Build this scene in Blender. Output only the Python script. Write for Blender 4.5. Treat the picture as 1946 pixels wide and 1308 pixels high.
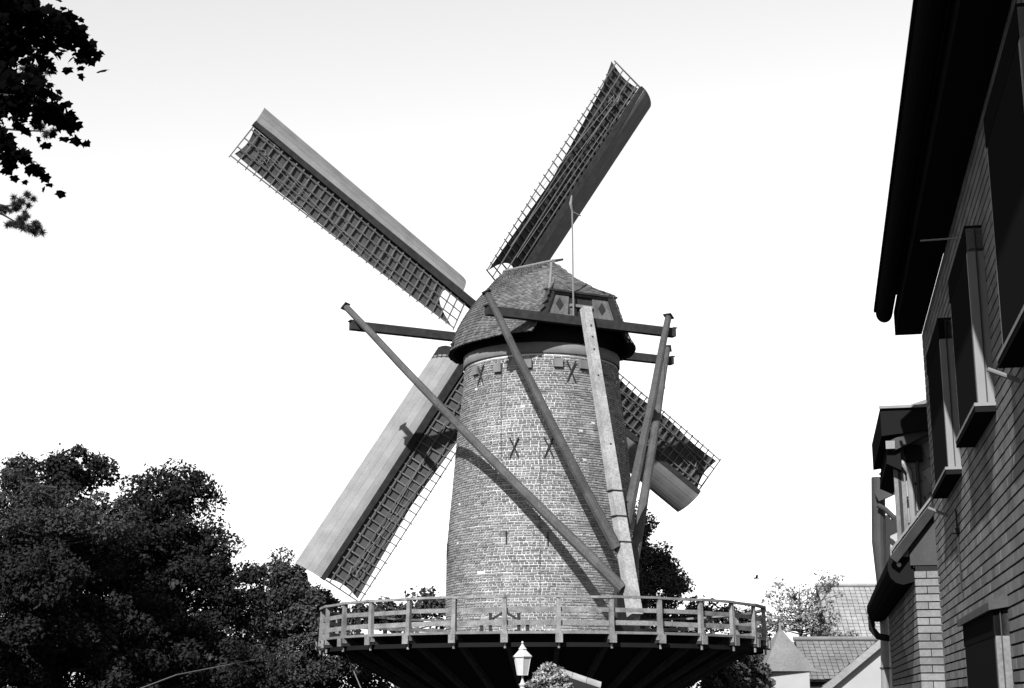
import bpy, math, random
import numpy as np
from mathutils import Vector, Matrix

# ---------------------------------------------------------------- camera, sky, sun, exposure
sc = bpy.context.scene
for o in list(bpy.data.objects): bpy.data.objects.remove(o)
LENS_PX, CX, CY, HORIZON = 2800.0, 973.0, 654.0, 1328.0
TILT = math.atan((HORIZON - CY) / LENS_PX)
EYE = Vector((0, 0, 1.7))
cam_data = bpy.data.cameras.new('camera'); cam = bpy.data.objects.new('camera', cam_data)
sc.collection.objects.link(cam); sc.camera = cam
cam_data.sensor_width = 36.0; cam_data.lens = LENS_PX / 1946 * 36; cam_data.clip_end = 5000
cam.location = EYE; cam.rotation_euler = (math.pi / 2 + TILT, 0, 0)

SUN_AZ, SUN_EL = math.radians(-158.5), math.radians(36)      # from +Y, clockwise
world = bpy.data.worlds.new('World'); sc.world = world; world.use_nodes = True
wt = world.node_tree; wt.nodes.clear()
sky = wt.nodes.new('ShaderNodeTexSky'); sky.sky_type = 'NISHITA'; sky.sun_disc = False
sky.sun_elevation = SUN_EL; sky.sun_rotation = SUN_AZ
sky.air_density = 3.0; sky.dust_density = 0.0; sky.ozone_density = 0.0
bw = wt.nodes.new('ShaderNodeRGBToBW')                        # black-and-white film
bg = wt.nodes.new('ShaderNodeBackground'); bg.inputs[1].default_value = 0.06
wo = wt.nodes.new('ShaderNodeOutputWorld')
wt.links.new(sky.outputs[0], bw.inputs[0]); wt.links.new(bw.outputs[0], bg.inputs[0]); wt.links.new(bg.outputs[0], wo.inputs[0])
sun_data = bpy.data.lights.new('sun', 'SUN'); sun_data.energy = 5.0; sun_data.angle = math.radians(0.5)
sun_data.color = (1, 1, 1)
sun = bpy.data.objects.new('sun', sun_data); sc.collection.objects.link(sun)
SUN_DIR = Vector((math.sin(SUN_AZ) * math.cos(SUN_EL), math.cos(SUN_AZ) * math.cos(SUN_EL), math.sin(SUN_EL)))
sun.rotation_euler = SUN_DIR.to_track_quat('Z', 'Y').to_euler(); sun.location = (0, 0, 60)
sc.view_settings.view_transform = 'Standard'; sc.view_settings.look = 'None'
sc.view_settings.gamma = 1.0; sc.view_settings.use_curve_mapping = False
sc.view_settings.exposure = 1.7
sc.cycles.max_bounces = 5; sc.cycles.use_denoising = True

# ---------------------------------------------------------------- layout helpers
FW = Vector((0, math.cos(TILT), math.sin(TILT))); UP = Vector((0, -math.sin(TILT), math.cos(TILT)))
def at(px, py, Y):
    """surveyed point: sight line through the photograph at distance Y"""
    r = Vector((1, 0, 0)) * ((px - CX) / LENS_PX) + UP * ((CY - py) / LENS_PX) + FW
    return EYE + r * (Y / r.y)
rng = random.Random(7); nrg = np.random.default_rng(7)

# ---------------------------------------------------------------- materials (grey: the photograph is black and white)
ALB = .62
def grey_mat(name, g, rough=.85, piece=0., noise=0., scale=3., stretch=(1, 1, 1), bump=0., bscale=40., fine=0., fscale=60., spec=.12, trans=0., cover=None):
    g *= ALB
    m = bpy.data.materials.new(name); m.use_nodes = True; nt = m.node_tree; N = nt.nodes; L = nt.links
    b = N['Principled BSDF']; b.inputs['Roughness'].default_value = rough; b.inputs['Specular IOR Level'].default_value = spec
    def math_(op, a, c, clamp=False):
        n = N.new('ShaderNodeMath'); n.operation = op; n.use_clamp = clamp
        for i, v in enumerate((a, c)):
            if isinstance(v, (int, float)): n.inputs[i].default_value = v
            else: L.new(v, n.inputs[i])
        return n.outputs[0]
    val = None
    geo = N.new('ShaderNodeNewGeometry')
    mp = N.new('ShaderNodeMapping'); mp.inputs['Scale'].default_value = stretch; L.new(geo.outputs['Position'], mp.inputs['Vector'])
    def noise_(sc_, det=4):
        n = N.new('ShaderNodeTexNoise'); n.inputs['Scale'].default_value = sc_; n.inputs['Detail'].default_value = det
        L.new(mp.outputs[0], n.inputs['Vector']); return n.outputs['Fac']
    fac = 1.0
    if piece:
        oi = N.new('ShaderNodeObjectInfo')
        r = math_('FRACT', math_('ADD', oi.outputs['Random'], geo.outputs['Random Per Island']), 0.)
        fac = math_('MULTIPLY', fac, math_('ADD', math_('MULTIPLY', math_('SUBTRACT', r, .5), 2 * piece), 1.))
    if noise:
        fac = math_('MULTIPLY', fac, math_('ADD', math_('MULTIPLY', math_('SUBTRACT', noise_(scale), .5), 4 * noise), 1.))
    if fine:
        fac = math_('MULTIPLY', fac, math_('ADD', math_('MULTIPLY', math_('SUBTRACT', noise_(fscale, 2), .5), 4 * fine), 1.))
    val = math_('MULTIPLY', fac, g) if not isinstance(fac, float) else None
    if val is not None:
        val = math_('MAXIMUM', val, g * .15)
        if cover:                                   # (grey of lichen / whitewash patches, amount, scale)
            cg, ca, cs = cover; cg *= ALB
            n = math_('MULTIPLY', math_('SUBTRACT', noise_(cs, 6), 1 - ca), 6., True)
            val = math_('ADD', math_('MULTIPLY', val, math_('SUBTRACT', 1., n)), math_('MULTIPLY', n, cg))
        cc = N.new('ShaderNodeCombineColor')
        for i in range(3): L.new(val, cc.inputs[i])
        col = cc.outputs[0]; L.new(col, b.inputs['Base Color'])
    else:
        b.inputs['Base Color'].default_value = (g, g, g, 1); col = None
    if bump:
        bn = N.new('ShaderNodeBump'); bn.inputs['Strength'].default_value = bump; bn.inputs['Distance'].default_value = .02
        L.new(noise_(bscale), bn.inputs['Height']); L.new(bn.outputs[0], b.inputs['Normal'])
    if trans:
        t = N.new('ShaderNodeBsdfTranslucent'); mx = N.new('ShaderNodeMixShader'); mx.inputs[0].default_value = trans
        if col: L.new(col, t.inputs[0])
        else: t.inputs[0].default_value = (g, g, g, 1)
        out = N['Material Output']; L.new(b.outputs[0], mx.inputs[1]); L.new(t.outputs[0], mx.inputs[2]); L.new(mx.outputs[0], out.inputs[0])
    return m
M = {}
M['brick'] = grey_mat('tower_brick', .155, .9, piece=.34, noise=.2, scale=.55, fine=.12, fscale=25, cover=(.30, .40, 1.3))
M['mortar'] = grey_mat('lime_mortar', .41, .95, noise=.3, scale=.8, fine=.2, fscale=14)
M['plaster'] = grey_mat('frieze_plaster', .12, .9, noise=.2, scale=2.5)
M['shingle'] = grey_mat('oak_shingle', .074, .85, piece=.42, noise=.25, scale=1.4, fine=.15, fscale=30)
M['lead'] = grey_mat('lead_flashing', .13, .6, noise=.2)
M['dark_wood'] = grey_mat('tarred_wood', .026, .9, spec=.03, noise=.3, scale=5, stretch=(1, 1, 1))
M['grey_wood'] = grey_mat('weathered_wood', .12, .85, piece=.1, noise=.25, scale=4, fine=.2, fscale=40)
M['pole_wood'] = grey_mat('weathered_pole', .052, .85, piece=.15, noise=.3, scale=2.2, fine=.3, fscale=22, cover=(.10, .34, 5.))
M['tail_wood'] = grey_mat('pale_tail_pole', .225, .85, noise=.28, scale=2.2, fine=.3, fscale=18, cover=(.10, .30, 7.))
M['panel_wood'] = grey_mat('gable_boards', .09, .85, piece=.2, noise=.3, scale=4, fine=.25, fscale=25)
M['rail_wood'] = grey_mat('bleached_rail', .14, .85, piece=.15, noise=.4, scale=3, fine=.3, fscale=25)
M['board'] = grey_mat('leading_board', .155, .9, piece=.1, noise=.16, scale=2, fine=.2, fscale=45)
M['lattice'] = grey_mat('lattice_bar', .085, .85, piece=.15, noise=.2)
M['cloth'] = grey_mat('sail_cloth', .048, .95, noise=.25, scale=1.5, fine=.15)
M['iron'] = grey_mat('black_iron', .025, .8, spec=.05)
M['rope'] = grey_mat('rope', .13, .9)
M['zinc'] = grey_mat('zinc', .16, .5, noise=.25, scale=4)
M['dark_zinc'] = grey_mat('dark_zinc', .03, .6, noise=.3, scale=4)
M['white'] = grey_mat('white_paint', .36, .6, noise=.06, scale=5)
M['pane'] = grey_mat('frosted_pane', .36, .35, noise=.08, scale=9)
M['shutter'] = grey_mat('brown_shutter', .012, .9, spec=0.)
M['frame'] = grey_mat('shaded_white_frame', .16, .7, noise=.06, scale=5)  # white frame paint, greyed to carry the shade of the eaves
M['hbrick'] = grey_mat('clinker_brick', .125, .85, piece=.25, noise=.2, scale=3, fine=.15, fscale=35)
M['hjoint'] = grey_mat('dark_joint', .02, .95, spec=0.)
M['slate'] = grey_mat('slate', .19, .6, piece=.2, noise=.2, scale=4, fine=.1)
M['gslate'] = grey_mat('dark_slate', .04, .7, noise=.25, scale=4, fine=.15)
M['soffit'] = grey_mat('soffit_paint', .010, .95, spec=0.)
M['tile'] = grey_mat('pale_roof_tile', .19, .8, piece=.09, noise=.2, scale=.8, fine=.15, fscale=12)
M['tile2'] = grey_mat('grey_roof_tile', .12, .8, piece=.1, noise=.2, scale=.8, fine=.15, fscale=12)
M['render'] = grey_mat('white_render', .26, .9, noise=.1, scale=1.5)
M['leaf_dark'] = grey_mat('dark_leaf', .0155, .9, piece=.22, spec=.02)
M['leaf_mid'] = grey_mat('mid_leaf', .045, .9, piece=.35, spec=.03, trans=.2)
M['leaf_hazy'] = grey_mat('hazy_leaf', .26, .8, piece=.4, trans=.4)  # leaf grey lightened to paint in the distant tree's haze
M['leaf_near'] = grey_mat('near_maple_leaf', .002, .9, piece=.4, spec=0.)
M['needle'] = grey_mat('conifer_leaf', .052, .9, spec=.03, piece=.35, trans=.1)
M['bark'] = grey_mat('bark', .03, .95, noise=.3, scale=6, bump=.6)
M['ground'] = grey_mat('ground', .06, .95, noise=.3, scale=.4)
M['paving'] = grey_mat('paving', .12, .9, noise=.2, scale=1.)
M['stone'] = grey_mat('coping_stone', .25, .9, noise=.25, scale=4, fine=.2)
M['flower'] = grey_mat('flowering_leaf', .24, .85, piece=.6, trans=.2)

# ---------------------------------------------------------------- mesh helpers
COL = sc.collection
class MB:
    def __init__(s): s.v = []; s.f = []
    def poly(s, pts): n = len(s.v); s.v += [tuple(p) for p in pts]; s.f.append(tuple(range(n, n + len(pts))))
    def hexa(s, p):                                   # 8 points: bottom ring 0-3, top ring 4-7
        n = len(s.v); s.v += [tuple(q) for q in p]
        for q in ((3, 2, 1, 0), (4, 5, 6, 7), (0, 1, 5, 4), (1, 2, 6, 5), (2, 3, 7, 6), (3, 0, 4, 7)): s.f.append(tuple(n + i for i in q))
        return s
    def box(s, c, a, b, h):                           # centre and three half-axis vectors
        c, a, b, h = map(Vector, (c, a, b, h))
        return s.hexa([c - a - b - h, c + a - b - h, c + a + b - h, c - a + b - h, c - a - b + h, c + a - b + h, c + a + b + h, c - a + b + h])
    def beam(s, p, q, w, h, w2=None, h2=None, up=(0, 0, 1)):
        p, q = Vector(p), Vector(q); d = (q - p).normalized(); a = d.cross(Vector(up))
        if a.length < 1e-4: a = d.cross(Vector((0, 1, 0)))
        a.normalize(); b = a.cross(d).normalized(); w2 = w2 or w; h2 = h2 or h
        r = lambda c, w, h: [c - a * w / 2 - b * h / 2, c + a * w / 2 - b * h / 2, c + a * w / 2 + b * h / 2, c - a * w / 2 + b * h / 2]
        return s.hexa(r(p, w, h) + r(q, w2, h2))
    def tube(s, pts, rad, seg=8, cap=True):
        pts = [Vector(p) for p in pts]; rads = rad if isinstance(rad, (list, tuple)) else [rad] * len(pts); rings = []
        ref = None
        for i, p in enumerate(pts):
            d = (pts[min(i + 1, len(pts) - 1)] - pts[max(i - 1, 0)]).normalized()
            if ref is None: ref = Vector((0, 0, 1)) if abs(d.z) < .9 else Vector((1, 0, 0))
            a = d.cross(ref).normalized(); b = a.cross(d).normalized(); ref = b
            n = len(s.v); rings.append(n)
            for k in range(seg):
                t = 2 * math.pi * k / seg; s.v.append(tuple(p + (a * math.cos(t) + b * math.sin(t)) * rads[i]))
        for i in range(len(rings) - 1):
            for k in range(seg): s.f.append((rings[i] + k, rings[i] + (k + 1) % seg, rings[i + 1] + (k + 1) % seg, rings[i + 1] + k))
        if cap: s.f.append(tuple(rings[0] + k for k in range(seg))[::-1]); s.f.append(tuple(rings[-1] + k for k in range(seg)))
        return s
    def lathe(s, c, prof, seg=48, a0=0., a1=2 * math.pi):
        c = Vector(c); full = abs(a1 - a0 - 2 * math.pi) < 1e-6; n0 = len(s.v); m = seg if full else seg + 1
        for r, z in prof:
            for k in range(m):
                t = a0 + (a1 - a0) * k / seg; s.v.append((c.x + r * math.cos(t), c.y + r * math.sin(t), c.z + z))
        for i in range(len(prof) - 1):
            for k in range(seg):
                k2 = (k + 1) % m if full else k + 1; s.f.append((n0 + i * m + k, n0 + i * m + k2, n0 + (i + 1) * m + k2, n0 + (i + 1) * m + k))
        return s
    def grid(s, rows):
        n0 = len(s.v); m = len(rows[0])
        for r in rows: s.v += [tuple(p) for p in r]
        for i in range(len(rows) - 1):
            for k in range(m - 1): s.f.append((n0 + i * m + k, n0 + i * m + k + 1, n0 + (i + 1) * m + k + 1, n0 + (i + 1) * m + k))
        return s
    def slab(s, rows, n, t):                          # grid with thickness t along -n (callable or vector)
        f = n if callable(n) else (lambda p: Vector(n))
        back = [[Vector(p) - f(p) * t for p in r] for r in rows]
        s.grid(rows); s.grid([r[::-1] for r in back])
        s.grid([rows[0][::-1], back[0][::-1]]); s.grid([rows[-1], back[-1]])
        s.grid([[r[0] for r in rows], [r[0] for r in back]]); s.grid([[r[-1] for r in back], [r[-1] for r in rows]])
        return s
    def mesh(s, name, smooth=False):
        me = bpy.data.meshes.new(name); me.from_pydata(s.v, [], s.f); me.update()
        if smooth: me.polygons.foreach_set('use_smooth', [True] * len(me.polygons))
        return me
    def build(s, name, mat, parent=None, smooth=False): return put(name, s.mesh(name, smooth), mat, parent)
def put(name, me, mat, parent=None, matrix=None):
    o = bpy.data.objects.new(name, me); COL.objects.link(o)
    if mat is not None and me is not None and not me.materials: me.materials.append(M[mat] if isinstance(mat, str) else mat)
    if matrix is not None: o.matrix_basis = matrix
    if parent is not None: attach(o, parent)
    return o
def attach(o, parent):
    o.parent = parent
    if parent.type == 'EMPTY': o.matrix_parent_inverse = Matrix.Translation(-ABS[parent.name])
ABS = {}
def empty(name, loc, parent=None):
    o = bpy.data.objects.new(name, None); COL.objects.link(o); loc = Vector(loc); ABS[o.name] = loc
    if parent is None: o.location = loc
    else: o.location = loc; attach(o, parent)
    return o
def tag(o, label=None, cat=None, group=None, kind=None):
    if label: o['label'] = label
    if cat: o['category'] = cat
    if group: o['group'] = group
    if kind: o['kind'] = kind
    return o
def fast_mesh(name, V, Fq):
    """V (n,3), Fq (m,k) numpy -> mesh"""
    me = bpy.data.meshes.new(name); V = np.ascontiguousarray(V, dtype=np.float32); Fq = np.ascontiguousarray(Fq, dtype=np.int32)
    k = Fq.shape[1]; me.vertices.add(len(V)); me.vertices.foreach_set('co', V.ravel())
    me.loops.add(Fq.size); me.loops.foreach_set('vertex_index', Fq.ravel())
    me.polygons.add(len(Fq)); me.polygons.foreach_set('loop_start', np.arange(0, Fq.size, k, dtype=np.int32))
    me.polygons.foreach_set('use_smooth', np.zeros(len(Fq), dtype=bool)); me.update(calc_edges=True); return me
BOXF = np.array([(3, 2, 1, 0), (4, 5, 6, 7), (0, 1, 5, 4), (1, 2, 6, 5), (2, 3, 7, 6), (3, 0, 4, 7)])
BOXV = np.array([(-1, -1, -1), (1, -1, -1), (1, 1, -1), (-1, 1, -1), (-1, -1, 1), (1, -1, 1), (1, 1, 1), (-1, 1, 1)]) * .5
def piece_meshes(name, jit, n=5, taper=0.):
    out = []
    for i in range(n):
        v = BOXV + nrg.uniform(-jit, jit, BOXV.shape) * np.array([.5, 1, 1])
        if taper: v[4:, 1] += taper
        out.append((fast_mesh(name, v, BOXF), v))
    return out
def pieces(name, massname, mats, protos, mat, parent, score=None, limit=290):
    """unit boxes placed by matrix: the best-scoring ones as objects, the rest joined into one stuff part"""
    order = sorted(range(len(mats)), key=lambda i: -(score(mats[i]) if score else 0))
    rest = []
    for r, i in enumerate(order):
        me, v = protos[i % len(protos)]
        if r < limit: put(name, me, mat, parent, mats[i])
        else: rest.append((mats[i], v))
    if rest:
        A = np.array([np.array(m) for m, _ in rest]); P = np.array([v for _, v in rest])
        V = np.einsum('nij,nkj->nki', A[:, :3, :3], P) + A[:, None, :3, 3]
        F = (BOXF[None] + (np.arange(len(rest)) * 8)[:, None, None]).reshape(-1, 4)
        o = put(massname, fast_mesh(massname, V.reshape(-1, 3), F), mat, parent); o['kind'] = 'stuff'
def frame(c, x, y, z, sx, sy, sz):
    x, y, z = Vector(x) * sx, Vector(y) * sy, Vector(z) * sz
    return Matrix(((x.x, y.x, z.x, c[0]), (x.y, y.y, z.y, c[1]), (x.z, y.z, z.z, c[2]), (0, 0, 0, 1)))

# ---------------------------------------------------------------- ground
g = MB(); g.poly([(-600, -300, 0), (600, -300, 0), (600, 1200, 0), (-600, 1200, 0)]); tag(g.build('ground', 'ground'), kind='structure')
g = MB(); g.poly([(-1.5, -10, .004), (1.0, -10, .004), (7.5, 34, .004), (-1.0, 34, .004)]); tag(g.build('pavement', 'paving'), kind='structure')

# ================================================================ WINDMILL
D, MX = 48.0, .983
TH = .441
BK = Vector((math.sin(TH), -math.cos(TH), 0)); LT = Vector((math.cos(TH), math.sin(TH), 0)); ZZ = Vector((0, 0, 1)); MC = Vector((MX, D, 0))
def mp(bk, lat, z): return MC + BK * bk + LT * lat + ZZ * z
mill = tag(empty('windmill', MC), 'brick tower windmill with four lattice sails, shingled cap and wooden gallery', 'windmill')
PROF = [(0, 3.35), (1.4, 3.2), (3.0, 3.10), (6.3, 3.09), (7.56, 2.99), (8.4, 2.91), (9.92, 2.79), (11.6, 2.59), (12.35, 2.55)]
def tower_r(z):
    for (a, ra), (b, rb) in zip(PROF, PROF[1:]):
        if z <= b: return ra + (rb - ra) * (z - a) / (b - a)
    return PROF[-1][1]
tb = MB(); tb.lathe(MC, [(r - .012, z) for z, r in PROF] + [(2.0, 12.35)], 96); tower = tb.build('tower', 'mortar', mill)
COURSE = .077; mats = []; z = 2.2; k = 0
while z + COURSE < 12.36:
    zc = z + COURSE / 2; R = tower_r(zc); header = k % 2 == (1 if rng.random() < .93 else 0)
    n_ = round(2 * math.pi * R / (.133 if header else .262)); edges = [(q + rng.uniform(-.05, .05)) * 2 * math.pi / n_ + (k * .37) for q in range(n_)]; edges.append(edges[0] + 2 * math.pi)
    tilt = math.atan2(tower_r(zc + .3) - tower_r(zc - .3), .6); wave = rng.uniform(0, 6.28)
    for a, a2 in zip(edges, edges[1:]):
        da = a2 - a; am = a + da / 2; n = Vector((math.cos(am), math.sin(am), 0)); t = Vector((-math.sin(am), math.cos(am), 0))
        upv = (ZZ + n * math.tan(tilt)).normalized(); nn = t.cross(upv)
        if rng.random() > .003:
            mats.append(frame(MC + n * (R - .035 + rng.uniform(-.006, .004)) + ZZ * (zc + .006 * math.sin(3 * am + wave) + rng.uniform(-.002, .002)), t, -nn, upv, da * R - .022 - rng.uniform(0, .008), .10, COURSE - .025 - rng.uniform(-.003, .008)))
    z += COURSE; k += 1
FRONT = (Vector((0, 0, 0)) - MC).normalized()
pieces('brick', 'brickwork', mats, piece_meshes('brick', .05), 'brick', tower,
       score=lambda m: (Vector((m[0][3] - MC.x, m[1][3] - D, 0)).normalized().dot(FRONT)) * m.to_scale().x * (1 if 4.6 < m[2][3] < 9 else .3))
tb = MB(); tb.lathe(MC, [(2.59, 12.35), (2.61, 12.38), (2.61, 12.70), (2.2, 12.72)], 96); tb.build('frieze', 'plaster', mill, True)
tb = MB(); tb.lathe(MC, [(2.0, 12.66), (2.5, 12.74), (2.5, 13.1), (2.75, 13.15), (2.0, 13.3)], 64); tb.build('curb', 'soffit', mill)  # near-black colour stands in for deep shade under the cap overhang

def on_tower(px, py):                                 # where a sight line meets the tower face
    for i in range(400):
        p = at(px, py, D - 4 + i * .01)
        if (Vector((p.x, p.y)) - Vector((MX, D))).length < tower_r(p.z) + .01: break
    n = Vector((p.x - MX, p.y - D, 0)).normalized(); return p, n, Vector((-n.y, n.x, 0))
for px, py in ((907, 705), (948, 700), (1003, 692), (1060, 690), (1107, 694), (1146, 705)):
    p, n, t = on_tower(px, py); b = MB(); b.box(p + n * .05, t * .14, n * .07, ZZ * .14); b.build('beam_end', 'plaster', mill)
for px, py, h in ((915, 714, .32), (1085, 707, .34), (978, 851, .32), (1043, 851, .32)):
    p, n, t = on_tower(px, py); b = MB(); p += n * .04
    for s in (-1, 1):
        b.tube([p + ZZ * h + t * .15 * s, p + ZZ * .1 + t * .04 * s, p + t * .0, p - ZZ * .1 + t * .05 * s, p - ZZ * h + t * .14 * s], .026, 5)
    b.build('wall_anchor', 'iron', mill)
for px, py in ((963, 1022), (1041, 1024), (852, 1045)):
    p, n, t = on_tower(px, py); b = MB(); b.box(p + n * .02, t * .018, n * .03, ZZ * .2); b.build('wall_anchor', 'iron', mill)
p1 = [on_tower(1026, y)[0] + on_tower(1026, y)[1] * .03 for y in range(830, 1180, 25)]
b = MB(); b.tube(p1, .006, 5); b.build('cable', 'dark_zinc', mill)
p1 = [on_tower(953, y)[0] + on_tower(953, y)[1] * .03 for y in range(700, 900, 25)]
b = MB(); b.tube(p1, .006, 5); b.build('cable', 'dark_zinc', mill)
# doorway onto the gallery, right-hand side of the tower
for ang in (math.radians(-52),):
    n = Vector((math.sin(-ang), -math.cos(ang), 0)); t = Vector((-n.y, n.x, 0)); c = MC + n * 3.1 + ZZ * 4.4
    b = MB(); b.box(c + n * .03, t * .45, n * .06, ZZ * .9); dr = b.build('door', 'dark_wood', mill)
    b = MB(); b.tube([c + n * .1 + t * .3 - ZZ * .05, c + n * .14 + t * .3, c + n * .1 + t * .3 + ZZ * .1], .012, 6); b.build('handle', 'iron', dr)

# ---- cap
cap = empty('cap', mp(0, 0, 13.2), mill)
RZ = lambda bk: 15.83 + (.79 - bk) * .18               # ridge rises to the sails
def cap_top(bk):
    if bk <= .79: return 0.0, RZ(bk)
    q = (bk - .79) / 2.09; return 1.15 * q, 15.83 - 1.61 * q - .10 * math.sin(math.pi * q)
def cap_base(bk):
    w = 2.80 * math.sqrt(max(0, 1 - (bk / 3.62) ** 2)) if bk > 0 else 2.80 * max(.0, 1 - (abs(bk) / 3.35) ** 2.6) ** .5
    zb = 12.86 + .13 * min(1, max(0, (1.2 - bk) / 2.2))
    return w, zb
def cap_pt(bk, s, side):
    wt_, zt = cap_top(bk); wb, zb0 = cap_base(bk); zlow = 12.82
    q = max(0, (bk - .79) / 2.09); p1 = 1.7 - .6 * q; p2 = .85 + .15 * q
    z = zb0 + s * (zt - zb0); ss = (z - zlow) / (zt - zlow)
    gfun = (max(0, 1 - ss ** p1)) ** p2
    flare = .07 * max(0, 1 - ss * 9)
    return mp(bk, side * (wt_ + (wb - wt_) * gfun + flare), z)
bks = [-2.95 + 5.83 * i / 40 for i in range(41)]
for side in (-1, 1):
    rows = [[cap_pt(bk, j / 18, side) for bk in bks] for j in range(19)]
    if side > 0: rows = [r[::-1] for r in rows]
    b = MB(); b.slab(rows, lambda p: (p - mp(0, 0, 13.2)).normalized(), .10); b.build('roof_side', 'dark_wood', cap)
    mats = []
    rowz = np.linspace(0.0, .985, 29)
    for ri, s in enumerate(rowz):
        bk = -2.93 + rng.random() * .1
        while bk < 2.84:
            e = 1e-3; P0 = cap_pt(bk, s, side); du = cap_pt(min(bk + .02, 2.88), s, side) - P0; dv = cap_pt(bk, min(s + .015, 1), side) - P0
            if du.length < 1e-5 or dv.length < 1e-5: bk += .05; continue
            wdt = rng.uniform(.08, .14); step = wdt / (du.length / .02)
            u = du.normalized(); n = u.cross(dv).normalized()
            if n.dot(P0 - mp(0, 0, 13.6)) < 0: n = -n
            v = n.cross(u); v = v if v.dot(dv) > 0 else -v
            c = cap_pt(min(bk + step / 2, 2.88), s, side) + v * .075 + n * (.045 + rng.uniform(0, .006))
            tl = .20 + rng.uniform(-.02, .03); v2 = (v - n * tl).normalized(); n2 = (n + v * tl).normalized()
            mats.append(frame(c, u, n2, v2, wdt * .93, .034, .22 + rng.uniform(-.015, .012)))
            bk += step
    pieces('shingle', 'shingle_covering', mats, piece_meshes('shingle', .06), 'shingle', cap, limit=145 if side < 0 else 70,
           score=lambda m: -(Vector((m[0][3], m[1][3], m[2][3])) - mp(1.0, -2.2, 14.2)).length)
# rear hip
hipL = [(.79 + 2.09 * i / 10) for i in range(11)]
rows = []
for j in range(9):
    q = j / 8; row = []
    for i in range(9):
        la = -1 + 2 * i / 8; w_, z_ = cap_top(.79 + 2.09 * q); row.append(mp(.79 + 2.09 * q + .03, la * (w_ + .05), z_ + .02))
    rows.append(row)
b = MB(); b.slab(rows, lambda p: (BK * .6 + ZZ * .8), .08); b.build('rear_hip', 'dark_wood', cap)
mats = []
for ri in range(19):
    q = .02 + ri * .052; w_, z_ = cap_top(.79 + 2.09 * q); w2, z2 = cap_top(.79 + 2.09 * min(q + .02, 1)); la = -w_ - .05
    v = (mp(.79 + 2.09 * q, 0, z_) - mp(.79 + 2.09 * (q + .02), 0, cap_top(.79 + 2.09 * (q + .02))[1])).normalized()
    while la < w_ + .02:
        wdt = rng.uniform(.10, .16); u = LT; n = v.cross(u).normalized(); n = n if n.z > 0 else -n
        c = mp(.79 + 2.09 * q, la + wdt / 2, z_) + n * (.065 + rng.uniform(0, .012)); v2 = (v - n * .1).normalized(); n2 = (n + v * .1).normalized()
        mats.append(frame(c, u, n2, v2, wdt * .93, .022, .2)); la += wdt
pieces('shingle', 'shingle_covering', mats, piece_meshes('shingle', .06), 'shingle', cap, limit=75)
b = MB(); b.tube([cap_pt(.79 + 2.09 * i / 8, 1, -1) + ZZ * .06 for i in range(9)], .06, 6); b.build('hip_flashing', 'lead', cap)
b = MB(); b.tube([cap_pt(.79 + 2.09 * i / 8, 1, 1) + ZZ * .04 for i in range(9)], .05, 6); b.build('hip_flashing', 'dark_wood', cap)
b = MB(); b.tube([mp(.95, 0, RZ(.79) + .06), mp(-2.95, 0, RZ(-2.95) + .06)], .07, 6); b.build('ridge_board', 'lead', cap)
b = MB(); b.beam(mp(.7, .02, RZ(.79) + .12), mp(1.15, .25, RZ(.79) + .1), .16, .06, .05); b.build('ridge_finial', 'iron', cap)
# front weather boarding behind the sails
rows = [[cap_pt(-2.95, j / 10, -1) for j in range(11)], [cap_pt(-2.95, j / 10, 1) for j in range(11)]]
b = MB(); b.slab(rows, -BK, .08); b.build('front_boarding', 'dark_wood', cap)
# rear gable
def gp(u, z, o=0.): return mp(2.80 + o, u, z)
b = MB(); b.hexa([gp(-1.45, 13.45, -.1), gp(1.45, 13.45, -.1), gp(1.45, 13.45, 0), gp(-1.45, 13.45, 0), gp(-1.13, 14.24, -.1), gp(1.13, 14.24, -.1), gp(1.13, 14.24, 0), gp(-1.13, 14.24, 0)])
gable = b.build('rear_gable', 'dark_wood', cap)
for s in (-1, 1):
    edge = lambda z: 1.45 - .32 * (z - 13.45) / .79
    for i in range(5):                                # upright boards of the pale panels
        x0 = .42 + i * .155; x1 = x0 + .148
        za, zb = 13.52, 14.17
        xb0, xb1 = x0 * (edge(za) - .12) / 1.19 * 1.0, x1 * (edge(za) - .12) / 1.19
        xt0, xt1 = .42 + (x0 - .42) * .78, .42 + (x1 - .42) * .78
        b = MB(); b.hexa([gp(s * xb0, za, .004), gp(s * xb1, za, .004), gp(s * xb1, za, .035), gp(s * xb0, za, .035), gp(s * xt0, zb, .004), gp(s * xt1, zb, .004), gp(s * xt1, zb, .035), gp(s * xt0, zb, .035)])
        b.build('gable_board', 'panel_wood', cap)
    c = gp(s * .76, 13.87, .045); b = MB()
    b.hexa([c - LT * .13 - BK * .01, c - ZZ * .2 - BK * .01, c + LT * .13 - BK * .01, c + ZZ * .2 - BK * .01, c - LT * .13 + BK * .01, c - ZZ * .2 + BK * .01, c + LT * .13 + BK * .01, c + ZZ * .2 + BK * .01])
    b.build('diamond_window', 'iron', cap)
    b = MB(); b.beam(gp(s * 1.36, 13.42, .06), gp(s * 1.06, 14.26, .06), .2, .1, up=BK); b.build('barge_board', 'dark_wood', cap)
b = MB(); b.beam(gp(-.4, 13.86, .06), gp(.4, 13.86, .06), .10, .09); b.build('hatch_sill', 'grey_wood', cap)
for s in (-.28, .28):
    b = MB(); b.box(gp(s, 13.62, .05), LT * .1, BK * .03, ZZ * .15); b.build('hatch_board', 'panel_wood', cap)
b = MB(); b.beam(gp(-1.3, 14.29, .07), gp(1.3, 14.29, .07), .12, .06); b.build('eave_board', 'dark_wood', cap)
b = MB(); b.beam(gp(-1.4, 13.4, .02), gp(1.4, 13.4, .02), .3, .1); b.build('gable_sill', 'dark_wood', cap)
b = MB(); b.tube([mp(0.2, 0, 14.5), mp(-3.85, 0, 14.98)], [.3, .33], 16); b.build('windshaft', 'dark_wood', mill)

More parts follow.
